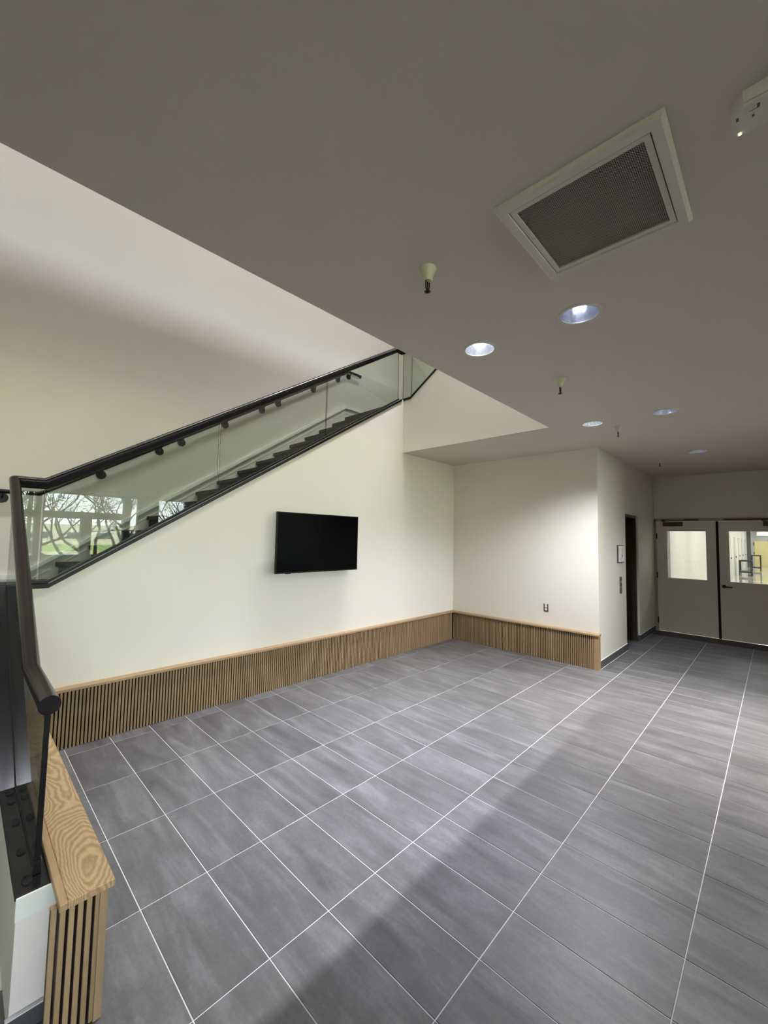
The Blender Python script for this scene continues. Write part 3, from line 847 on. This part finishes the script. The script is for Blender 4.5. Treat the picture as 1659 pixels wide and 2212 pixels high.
# ------------------------------------------------------------------ ceiling fittings
BEAM = [(290, (0.76, 0.80, 1.0), 66, (12, -3)), (320, (0.92, 0.93, 1.0), 138, (3, 0)), (14, (0.72, 0.74, 1.0), 90, (0, 0)), (420, (1.0, 0.96, 0.92), 70, (0, 0)), (60, (0.8, 0.83, 1.0), 90, (0, 0))]
LBL = {0: 'bright recessed downlight nearest the television, glowing white', 1: 'bright recessed downlight near the elevator wall corner',
       2: 'large bluish recessed downlight beside the air grille', 3: 'dim recessed downlight with fluted reflector, middle of the outer row',
       4: 'farthest dim bluish recessed downlight, nearest the double doors'}
for k, (x, y, kind) in enumerate(LAMPS):
    d = empty('downlight', (x, y, CEIL)); tag(d, LBL[k], 'ceiling light', 'recessed downlights')

    def ring(bm):
        lathe(bm, [(0.099, 0.0), (0.099, -0.004), (0.116, -0.004), (0.118, 0.0)], (x, y, CEIL), 48, False)
    mk('trim_ring', 'ivory_metal', ring, d, True)

    def can(bm):
        lathe(bm, [(0.1, 0.0), (0.1, 0.004), (0.092, 0.05), (0.075, 0.11), (0.05, 0.15)], (x, y, CEIL), 48, False)
    mk('reflector', 'reflector', can, d, True)
    if kind == 'on':
        mk('lamp', 'lamp_glow', lambda bm: lathe(bm, [(0.030, 0.060), (0.042, 0.085), (0.040, 0.15)], (x, y, CEIL), 32), d, True)
        light('downlight_beam', 'SPOT', (x, y, CEIL - 0.01), BEAM[k][0], BEAM[k][1], parent=None, spot_size=math.radians(BEAM[k][2]), spot_blend=1.0, shadow_soft_size=0.05, rot=(math.radians(BEAM[k][3][0]), math.radians(-BEAM[k][3][1]), 0))
    else:
        mk('lamp', 'dim_lamp_glow', lambda bm: lathe(bm, [(0.028, 0.06), (0.034, 0.10), (0.03, 0.15)], (x, y, CEIL), 32), d, True)
        light('downlight_beam', 'SPOT', (x, y, CEIL - 0.01), BEAM[k][0], BEAM[k][1], parent=None, spot_size=math.radians(BEAM[k][2]), spot_blend=1.0, shadow_soft_size=0.05, rot=(math.radians(BEAM[k][3][0]), math.radians(-BEAM[k][3][1]), 0))
    mk('housing', 'black_gap', lambda bm: lathe(bm, [(0.104, 0.0), (0.104, 0.16)], (x, y, CEIL + 0.001), 24, False), d)

SL_ = ['nearest white sprinkler head, left of the air grille', 'white sprinkler head between the two bright downlights',
       'white sprinkler head just past the second bright downlight', 'farthest small sprinkler head, near the double doors']
for k, (x, y) in enumerate([(0.85, -2.785), (2.685, -2.742), (4.497, -2.716), (6.912, -2.70)]):
    s_ = empty('sprinkler', (x, y, CEIL)); tag(s_, SL_[k], 'sprinkler', 'ceiling sprinklers')
    mk('cup', 'cream_plastic', lambda bm: lathe(bm, [(0.044, 0.0), (0.043, -0.006), (0.037, -0.018), (0.029, -0.034), (0.025, -0.048), (0.0245, -0.062), (0.022, -0.066), (0.015, -0.066)], (x, y, CEIL), 32), s_, True)

    def arms(bm):
        for sgn in (-1, 1):
            tube(bm, [(x + 0.013 * sgn, y, CEIL - 0.06), (x + 0.0135 * sgn, y, CEIL - 0.09), (x + 0.010 * sgn, y, CEIL - 0.105), (x + 0.003 * sgn, y, CEIL - 0.114)], 0.0032, 8)
    mk('frame_arms', 'sprinkler_bronze', arms, s_, True)
    mk('bulb', 'sprinkler_bronze', lambda bm: tube(bm, [(x, y, CEIL - 0.065), (x, y, CEIL - 0.112)], 0.003, 8), s_)

    def defl(bm):
        n = 24; pts = []
        for i in range(n):
            rr_ = 0.016 if i % 2 else 0.0125
            pts.append((x + rr_ * math.cos(2 * math.pi * i / n), y + rr_ * math.sin(2 * math.pi * i / n)))
        prism(bm, pts, 2, CEIL - 0.118, CEIL - 0.115)
        lathe(bm, [(0.005, -0.112), (0.006, -0.124), (0.003, -0.125)], (x, y, CEIL), 12)
    mk('deflector', 'sprinkler_bronze', defl, s_)

gr = empty('air_grille', ((GX0 + GX1) / 2, (GY0 + GY1) / 2, CEIL)); tag(gr, 'square perforated return air grille in a white ceiling frame', 'air vent')


def gframe(bm):
    o0, o1 = (0.735, -3.785, 1.325, -3.205), (0.790, -3.735, 1.285, -3.250)
    prof = [(0.0, 0.0), (0.004, -0.014), (0.012, -0.020), (0.042, -0.020), (0.046, -0.012)]
    rings = []
    for d, z in prof:
        rings.append([bm.verts.new(p + (CEIL + z,)) for p in ((o0[0] + d, o0[1] + d), (o0[2] - d, o0[1] + d), (o0[2] - d, o0[3] - d), (o0[0] + d, o0[3] - d))])
    for a, b in zip(rings, rings[1:]):
        for i in range(4): bm.faces.new((a[i], a[(i + 1) % 4], b[(i + 1) % 4], b[i]))


mk('frame', 'ivory_metal', gframe, gr)
mk('inner_frame', 'ivory_metal', lambda bm: plate_hole(bm, 2, CEIL - 0.016, CEIL - 0.006, (0.783, -3.737, 1.277, -3.253), (0.803, -3.717, 1.257, -3.273)), gr)
boxes('frame_gap', 'black_gap', [((0.779, -3.741, CEIL - 0.010), (1.281, -3.249, CEIL - 0.007))], None) if False else None
boxes('perforated_panel', 'perforated_metal', [((0.800, -3.720, CEIL - 0.010), (1.260, -3.270, CEIL - 0.009))], gr)
boxes('plenum', 'black_gap', [((GX0, GY0, CEIL + 0.12), (GX1, GY1, CEIL + 0.13)), ((GX0 - 0.01, GY0, CEIL), (GX0, GY1, CEIL + 0.12)), ((GX1, GY0, CEIL), (GX1 + 0.01, GY1, CEIL + 0.12)),
                             ((GX0, GY0 - 0.01, CEIL), (GX1, GY0, CEIL + 0.12)), ((GX0, GY1, CEIL), (GX1, GY1 + 0.01, CEIL + 0.12))], gr)

em = empty('ceiling_sensor_unit', (0.91, -4.1, CEIL)); tag(em, 'white plastic ceiling unit with a small yellow-green light, cut by the frame', 'sensor')
ex0, ex1, ey0, ey1 = 0.838, 0.958, -3.93, -4.30


def unit(bm):
    pts = [(ex0, ey0 + 0.0 - 0.03), (ex0 + 0.03, ey0), (ex1 - 0.012, ey0), (ex1, ey0 - 0.012), (ex1, ey1), (ex0, ey1)]
    prism(bm, pts, 2, CEIL - 0.045, CEIL)
    bmesh.ops.bevel(bm, geom=[e for e in bm.edges if all(v.co.z < CEIL - 0.04 for v in e.verts)], offset=0.006, segments=2, affect='EDGES')


mk('housing', 'white_plastic', unit, em, True)
boxes('led', 'led', [((0.940, -3.9445, CEIL - 0.047), (0.948, -3.951, CEIL - 0.0445))], em)
boxes('screw_recess', 'ink', [((0.878, -3.942, CEIL - 0.0465), (0.890, -3.948, CEIL - 0.0445))], em)
boxes('screw_recess', 'ink', [((0.893, -3.978, CEIL - 0.0465), (0.900, -3.983, CEIL - 0.0445))], em)
boxes('rating_label', 'ivory_metal', [((0.857, -3.962, CEIL - 0.046), (0.873, -3.989, CEIL - 0.0445))], em)
boxes('printed_mark', 'ink', [((0.860, -3.9895, CEIL - 0.0465), (0.871, -3.996, CEIL - 0.0445)), ((0.873, -3.972, CEIL - 0.0465), (0.8745, -3.995, CEIL - 0.0445))], em)

# ------------------------------------------------------------------ double doors
fr = empty('door_1', (XD, -3.2, 0)); struct(fr, 'painted metal frame of the grey double doors')
boxes('frame', 'frame_paint', [((XD - 0.015, -2.205, 0), (XD + 0.13, -2.243, 2.225)), ((XD - 0.015, -2.205, 2.172), (XD + 0.13, -4.21, 2.225)), ((XD - 0.015, -4.172, 0), (XD + 0.13, -4.21, 2.225))], fr)


def door(y0, y1, gy0, gy1, label):
    d = empty('door_leaf', (XD, (y0 + y1) / 2, 0)); tag(d, label, 'door')
    mk('panel', 'door_paint', lambda bm: plate_hole(bm, 0, XD + 0.01, XD + 0.055, (y1, 0.012, y0, 2.167), (gy1, 1.058, gy0, 1.98)), d)
    mk('glazing_bead', 'door_paint', lambda bm: plate_hole(bm, 0, XD + 0.003, XD + 0.01, (gy1 - 0.014, 1.044, gy0 + 0.014, 1.994), (gy1, 1.058, gy0, 1.98)), d)
    boxes('pane', 'window_glass', [((XD + 0.03, gy1, 1.058), (XD + 0.036, gy0, 1.98))], d)
    return d


d1 = door(-2.249, -3.180, -2.42, -3.03, 'left grey door leaf with a bright window onto a white wall')
d2 = door(-3.217, -4.168, -3.364, -3.97, 'right grey door leaf with lever handle and view down the corridor')
for z in (1.88, 1.10, 0.22): boxes('hinge', 'black_metal', [((XD - 0.018, -2.236, z - 0.055), (XD + 0.01, -2.256, z + 0.055))], d1)


def closer(d, ya, yb, y_end):
    boxes('closer_body', 'bronze', [((XD - 0.045, ya, 2.075), (XD + 0.008, yb, 2.16))], d, 0.004)
    boxes('closer_arm', 'bronze', [((XD - 0.07, min(ya, yb) - 0.0, 2.178), (XD - 0.05, max(ya, yb) + 0.02, 2.19)), ((XD - 0.06, yb, 2.180), (XD - 0.04, y_end, 2.206)), ((XD - 0.06, ya + 0.02, 2.165), (XD - 0.04, ya - 0.05, 2.206))], d)


closer(d1, -2.36, -2.68, -2.94)
closer(d2, -3.83, -4.12, -3.30)
boxes('astragal', 'black_gap', [((XD - 0.004, -3.180, 0.01), (XD + 0.05, -3.217, 2.167))], d2)


def lever(bm):
    tube(bm, [(XD + 0.012, -3.275, 0.965), (XD - 0.01, -3.275, 0.965)], 0.030, 20)
    tube(bm, [(XD, -3.275, 0.965), (XD - 0.05, -3.275, 0.965), (XD - 0.055, -3.30, 0.965), (XD - 0.05, -3.395, 0.963)], 0.010, 10)


mk('lever_handle', 'black_metal', lever, d2, True)

# ------------------------------------------------------------------ corridor beyond the doors
CX1 = 45.0
struct(boxes('floor_corridor', 'corridor_floor', [((XD + 0.05, -5.4, -0.3), (CX1, -2.2, 0.0))]))
struct(boxes('wall_corridor_left', 'corridor_white', [((XD + 0.12, -2.2, 0), (CX1, -2.1, 2.95))]))
struct(boxes('wall_corridor_right', 'corridor_white', [((XD + 0.12, -5.4, 0), (CX1, -5.5, 2.95))]))
struct(boxes('wall_corridor_end', 'corridor_grey', [((CX1, -5.5, 0), (CX1 + 0.1, -2.1, 2.95))]))
struct(boxes('ceiling_corridor', 'corridor_white', [((XD + 0.12, -5.5, 2.95), (CX1, -2.1, 3.05))]))
pil = boxes('trim_4', 'corridor_grey', [((10.36, -2.24, 0), (10.42, -2.2, 2.95)), ((10.58, -2.23, 0), (10.66, -2.2, 2.95))]); struct(pil)
for x in (27.0, 30.5, 34.0, 37.5, 40.8):
    dd = empty('corridor_door', (x, -2.2, 0)); tag(dd, 'pale door in the left wall of the bright corridor, ' + {27.0: 'nearest', 30.5: 'second', 34.0: 'middle', 37.5: 'fourth', 40.8: 'farthest'}[x] + ' one', 'door', 'doors along the corridor')
    boxes('leaf', 'corridor_white', [((x, -2.215, 0), (x + 0.95, -2.2, 2.13))], dd)
    boxes('frame', 'corridor_grey', [((x - 0.05, -2.22, 0), (x, -2.2, 2.18)), ((x + 0.95, -2.22, 0), (x + 1.0, -2.2, 2.18)), ((x, -2.22, 2.13), (x + 0.95, -2.2, 2.18))], dd)
    boxes('handle', 'cart_metal', [((x + 0.84, -2.25, 0.98), (x + 0.9, -2.215, 1.08))], dd)
cc = boxes('corridor_column', 'column_grey', [((43.0, -2.26, 0), (43.3, -2.50, 2.95))]); tag(cc, 'dark grey column at the far end of the corridor', 'column')
P_ = lambda y: y
yd = empty('corridor_end_door', (CX1, -3.0, 0)); tag(yd, 'pale yellow door at the very end of the corridor', 'door')
boxes('leaf', 'yellow_door', [((CX1 - 0.03, -2.65, 0), (CX1, -3.48, 2.10))], yd)
boxes('frame', 'column_grey', [((CX1 - 0.05, -3.48, 0), (CX1, -3.60, 2.15))], yd)
boxes('hinge', 'cart_metal', [((CX1 - 0.05, -2.60, 1.75), (CX1 - 0.02, -2.65, 1.95)), ((CX1 - 0.05, -2.60, 1.0), (CX1 - 0.02, -2.65, 1.2))], yd)
es = empty('hanging_sign', (40.0, -3.3, 2.6)); tag(es, 'white hanging sign near the corridor end', 'sign')
boxes('board', 'paper', [((39.95, -2.95, 2.45), (40, -3.75, 2.72))], es)
boxes('bracket', 'corridor_grey', [((39.97, -3.3, 2.72), (39.99, -3.34, 2.95))], es)
boxes('lettering', 'ink', [((39.945, -3.02, 2.635), (39.95, -3.55, 2.645)), ((39.945, -3.1, 2.58), (39.95, -3.45, 2.588)), ((39.945, -3.02, 2.52), (39.95, -3.6, 2.53))], es)


def cart(x, y, w, l, h, label):
    c = empty('utility_cart', (x, y, 0)); tag(c, label, 'cart')
    t = 0.03
    posts = [(x, y), (x + l, y), (x, y - w), (x + l, y - w)]
    for px, py in posts: boxes('post', 'cart_metal', [((px - t, py - t, 0.16), (px + t, py + t, h))], c)
    mk('top_rail', 'cart_metal', lambda bm: plate_hole(bm, 2, h - 0.06, h, (x - t, y - w - t, x + l + t, y + t), (x + t, y - w + t, x + l - t, y - t)), c)
    boxes('deck', 'cart_metal', [((x - t, y - w - t, 0.16), (x + l + t, y + t, 0.24))], c)
    for px, py in posts:
        bm = bmesh.new(); tube(bm, [(px, py - 0.02, 0.075), (px, py + 0.02, 0.075)], 0.075, 14); make('wheel', bm, 'tyre', c)


cart(30.5, -2.41, 0.50, 1.2, 0.86, 'tall dark open-frame cart standing on the glossy corridor floor')
cart(37.5, -2.70, 0.45, 1.0, 1.05, 'smaller cart parked behind, in front of the yellow door')
for x, w_ in zip((11.2, 14.5, 18, 21.5, 25, 28.5, 32, 35.5, 39, 42.5), ('first', 'second', 'third', 'fourth', 'fifth', 'sixth', 'seventh', 'eighth', 'ninth', 'tenth and last')):
    p = boxes('ceiling_panel_light', 'panel_glow', [((x, -4.4, 2.938), (x + 1.2, -3.2, 2.95))]); tag(p, 'glowing corridor ceiling panel, ' + w_ + ' from the double doors', 'ceiling light', 'corridor ceiling panels')
    light('panel_lamp', 'AREA', (x + 0.6, -3.8, 2.93), 20, (1, 0.99, 0.94), shape='SQUARE', size=1.15)

# ------------------------------------------------------------------ high strip lamps over the stair void
for k, x in enumerate((-3.2, -0.7, 1.8, 4.3)):
    t_ = empty('strip_lamp', (x, -1.11, TOP)); tag(t_, 'linear lamp on the high ceiling above the stair void, ' + ('farthest left', 'above the landing', 'above the middle of the stairs', 'above the top of the stairs')[k], 'ceiling light', 'high strip lamps')
    boxes('housing', 'white_plastic', [((x - 1.1, -1.18, 8.86), (x + 1.1, -1.04, TOP))], t_)
    boxes('diffuser', 'strip_glow', [((x - 1.08, -1.17, 8.85), (x + 1.08, -1.05, 8.86))], t_)
    light('strip_beam', 'AREA', (x, -1.11, 8.84), (14, 22, 33, 105)[k], (0.95, 0.97, 1.0), shape='RECTANGLE', size=2.1, size_y=0.12, spread=math.radians(75))

for k, (x, y) in enumerate(((5.1, -5.25), (0.1, -5.3))):  # added fill lamps, placed where the glass does not mirror them
    t_ = empty('fill_light', (x, y, CEIL)); tag(t_, ('added slim fill light under the lobby ceiling, right of the viewer', 'added slim fill light under the lobby ceiling behind the viewer')[k], 'ceiling light', 'added fill lights')
    boxes('housing', 'white_plastic', [((x - 0.6, y - 0.09, CEIL - 0.05), (x + 0.6, y + 0.09, CEIL))], t_)
    boxes('diffuser', 'strip_glow', [((x - 0.58, y - 0.07, CEIL - 0.052), (x + 0.58, y + 0.07, CEIL - 0.05))], t_)
    light('fill_beam', 'AREA', (x, y, CEIL - 0.06), (84, 2)[k], (1.0, 0.98, 0.92), shape='RECTANGLE', size=1.15, size_y=0.13)

# ------------------------------------------------------------------ lobby objects seen mirrored
ds = empty('planter_box', (1.6, -11, 0)); tag(ds, 'low grey box with pale top, mirrored in the glass', 'planter')
boxes('body', 'desk_grey', [((0.85, -11.9, 0), (1.75, -11.3, 0.52))], ds, 0.01)
boxes('lid', 'steel_top', [((0.8, -11.95, 0.52), (1.8, -11.25, 0.56))], ds, 0.005)
pb = boxes('planting_bed', 'mulch', [((1.9, YW + 0.05, 0), (6.5, YW + 0.9, 0.42))]); tag(pb, 'bed of dark mulch along the lobby windows, mirrored in the glass', 'planting bed')
pn = empty('display_board', (4.4, -11.8, 0)); tag(pn, 'dark display board standing near the lobby windows', 'display board')
boxes('board', 'bezel', [((4.15, -11.85, 0.1), (4.75, -11.8, 1.75))], pn); boxes('foot', 'bezel', [((4.3, -11.95, 0), (4.6, -11.7, 0.1))], pn)

# ------------------------------------------------------------------ outdoors (mirrored)
G = -1.3
gd = struct(boxes('ground', 'dry_grass', [((-90, -150, G - 0.2), (90, YW - 0.3, G))]))
gv = boxes('lawn', 'grass', [((-90, -115, G), (90, -75, G + 0.03))]); tag(gv, 'green lawn strip far outside the windows', 'lawn'); gv['kind'] = 'stuff'
rd = struct(boxes('ground_road', 'asphalt', [((-90, -36, G), (90, -24, G + 0.02))]))
bd = empty('office_building', (10, -118, G)); tag(bd, 'low beige office building beyond the lawn, mirrored in the glass', 'building')
boxes('wall', 'stucco', [((2, -122, G), (70, -116, 3.4))], bd); boxes('wing', 'stucco_white', [((-60, -124, G), (9, -118, 2.6))], bd)
for k in range(10):
    x = 4 + k * 6.2
    f_ = boxes('window', 'stucco_white', [((x, -115.9, -0.2), (x + 4.0, -116.0, 2.0))], bd)
    boxes('pane', 'window_dark', [((x + 0.6, -115.8, 0.1), (x + 3.4, -115.95, 1.6))], f_)


def vehicle(x, y, label):
    v = empty('pickup_truck', (x, y, G)); tag(v, label, 'car', 'parked vehicles outside')
    def body(bm):
        prism(bm, [(-2.6, 0.45), (2.5, 0.45), (2.55, 0.95), (1.4, 1.05), (0.8, 1.62), (-0.6, 1.66), (-0.8, 1.1), (-2.6, 1.1)], 0, -0.95, 0.95)
        bmesh.ops.bevel(bm, geom=[e for e in bm.edges], offset=0.05, segments=2, affect='EDGES')
    b = mk('body', 'car_paint', body, None, True); b.parent = v; b.location = (0, 0, 0)
    g_ = mk('windscreen', 'car_glass', lambda bm: prism(bm, [(0.86, 1.58), (1.42, 1.08), (1.46, 1.1), (0.9, 1.62)], 0, -0.8, 0.8)); g_.parent = v
    for sx in (-0.9, 0.9):
        for sy in (-1.7, 1.6):
            bm = bmesh.new(); tube(bm, [(sx - 0.12, sy, 0.38), (sx + 0.12, sy, 0.38)], 0.38, 18); o = make('wheel', bm, 'tyre'); o.parent = v
    return v


v1 = vehicle(4.3, -27.0, 'white pickup truck parked outside, mirrored in the glass')
v2 = vehicle(10.6, -28.0, 'second white vehicle parked outside behind the tree')
fn = boxes('utility_pole', 'bark', [((2.1, -24.0, G), (2.2, -23.9, 1.0))]); tag(fn, 'short dark post beside the parked truck', 'post')


def tree(x, y, scale, seed, label, leaves=260, trunks=4):
    rnd = random.Random(seed)
    t = empty('bare_tree', (x, y, G)); tag(t, label, 'tree', None)
    bm = bmesh.new(); tips = []

    def branch(p, d, r, l, depth):
        n = 3; pts = [p]; q = p.copy(); dd = d.copy()
        for _ in range(n):
            dd = (dd + Vector((rnd.uniform(-.28, .28), rnd.uniform(-.28, .28), rnd.uniform(-.1, .2)))).normalized()
            q = q + dd * l / n; pts.append(q.copy())
        rings = []
        for i, pp in enumerate(pts):
            rr_ = r * (1 - 0.45 * i / n); s = dd.cross(Vector((0.3, 0.9, 0.2))).normalized(); u = s.cross(dd).normalized(); sg_ = 5 if depth < 3 else 3
            rings.append([bm.verts.new(pp + (s * math.cos(2 * math.pi * k / sg_) + u * math.sin(2 * math.pi * k / sg_)) * rr_) for k in range(sg_)])
        for a, b in zip(rings, rings[1:]):
            for k in range(len(a)): bm.faces.new((a[k], a[(k + 1) % len(a)], b[(k + 1) % len(a)], b[k]))
        if depth >= 5: tips.append(q); return
        for _ in range(2 if depth else 3):
            nd = (dd + Vector((rnd.uniform(-.9, .9), rnd.uniform(-.9, .9), rnd.uniform(-.25, .55)))).normalized()
            branch(q, nd, r * 0.58, l * 0.80, depth + 1)
        if depth in (2, 3, 4):
            nd = (dd + Vector((rnd.uniform(-1, 1), rnd.uniform(-1, 1), rnd.uniform(-.2, .4)))).normalized(); branch(pts[2], nd, r * 0.4, l * 0.6, depth + 2)
    for k in range(trunks):
        a = 2 * math.pi * k / trunks + 0.3
        branch(Vector((x, y, G)), Vector((0.5 * math.cos(a), 0.5 * math.sin(a), 1)).normalized(), 0.15 * scale, 1.9 * scale, 0)
    make('branches', bm, 'bark', t)
    bm = bmesh.new()
    for _ in range(leaves):
        if not tips: break
        p = rnd.choice(tips) + Vector((rnd.gauss(0, .3), rnd.gauss(0, .3), rnd.gauss(0, .2)))
        a = rnd.uniform(0, 6.28); s = rnd.uniform(.05, .11); e1 = Vector((math.cos(a), math.sin(a), rnd.uniform(-.5, .5))) * s; e2 = Vector((-math.sin(a), math.cos(a), rnd.uniform(-1, 1))) * s * .5
        vs = [bm.verts.new(p + e1), bm.verts.new(p + e2), bm.verts.new(p - e1), bm.verts.new(p - e2)]; bm.faces.new(vs)
    f_ = make('foliage', bm, 'leaf', t); f_['kind'] = 'stuff'


tree(4.2, -18.6, 1.0, 11, 'bare many-stemmed tree just outside the lobby windows', 500)
tree(0.2, -21.0, 1.15, 5, 'leafier tree at the left of the mirrored window view', 1500, 3)
tree(8.2, -19.5, 1.0, 23, 'bare tree outside, right-hand side of the mirrored view', 300, 3)
# hedge under the windows
hb = bmesh.new(); rnd = random.Random(3)
for _ in range(5000):
    p = Vector((rnd.uniform(1.5, 9), rnd.uniform(-15.0, -14.0), G + rnd.random() ** 0.5 * rnd.uniform(1.3, 2.1)))
    a = rnd.uniform(0, 6.28); s = rnd.uniform(.04, .09); e1 = Vector((math.cos(a), math.sin(a), rnd.uniform(-.8, .8))) * s; e2 = Vector((-math.sin(a), math.cos(a), rnd.uniform(-1, 1))) * s * .6
    hb.faces.new([hb.verts.new(p + e1), hb.verts.new(p + e2), hb.verts.new(p - e1), hb.verts.new(p - e2)])
hg = make('hedge', hb, 'hedge'); tag(hg, 'dark clipped hedge under the lobby windows outside', 'hedge'); hg['kind'] = 'stuff'
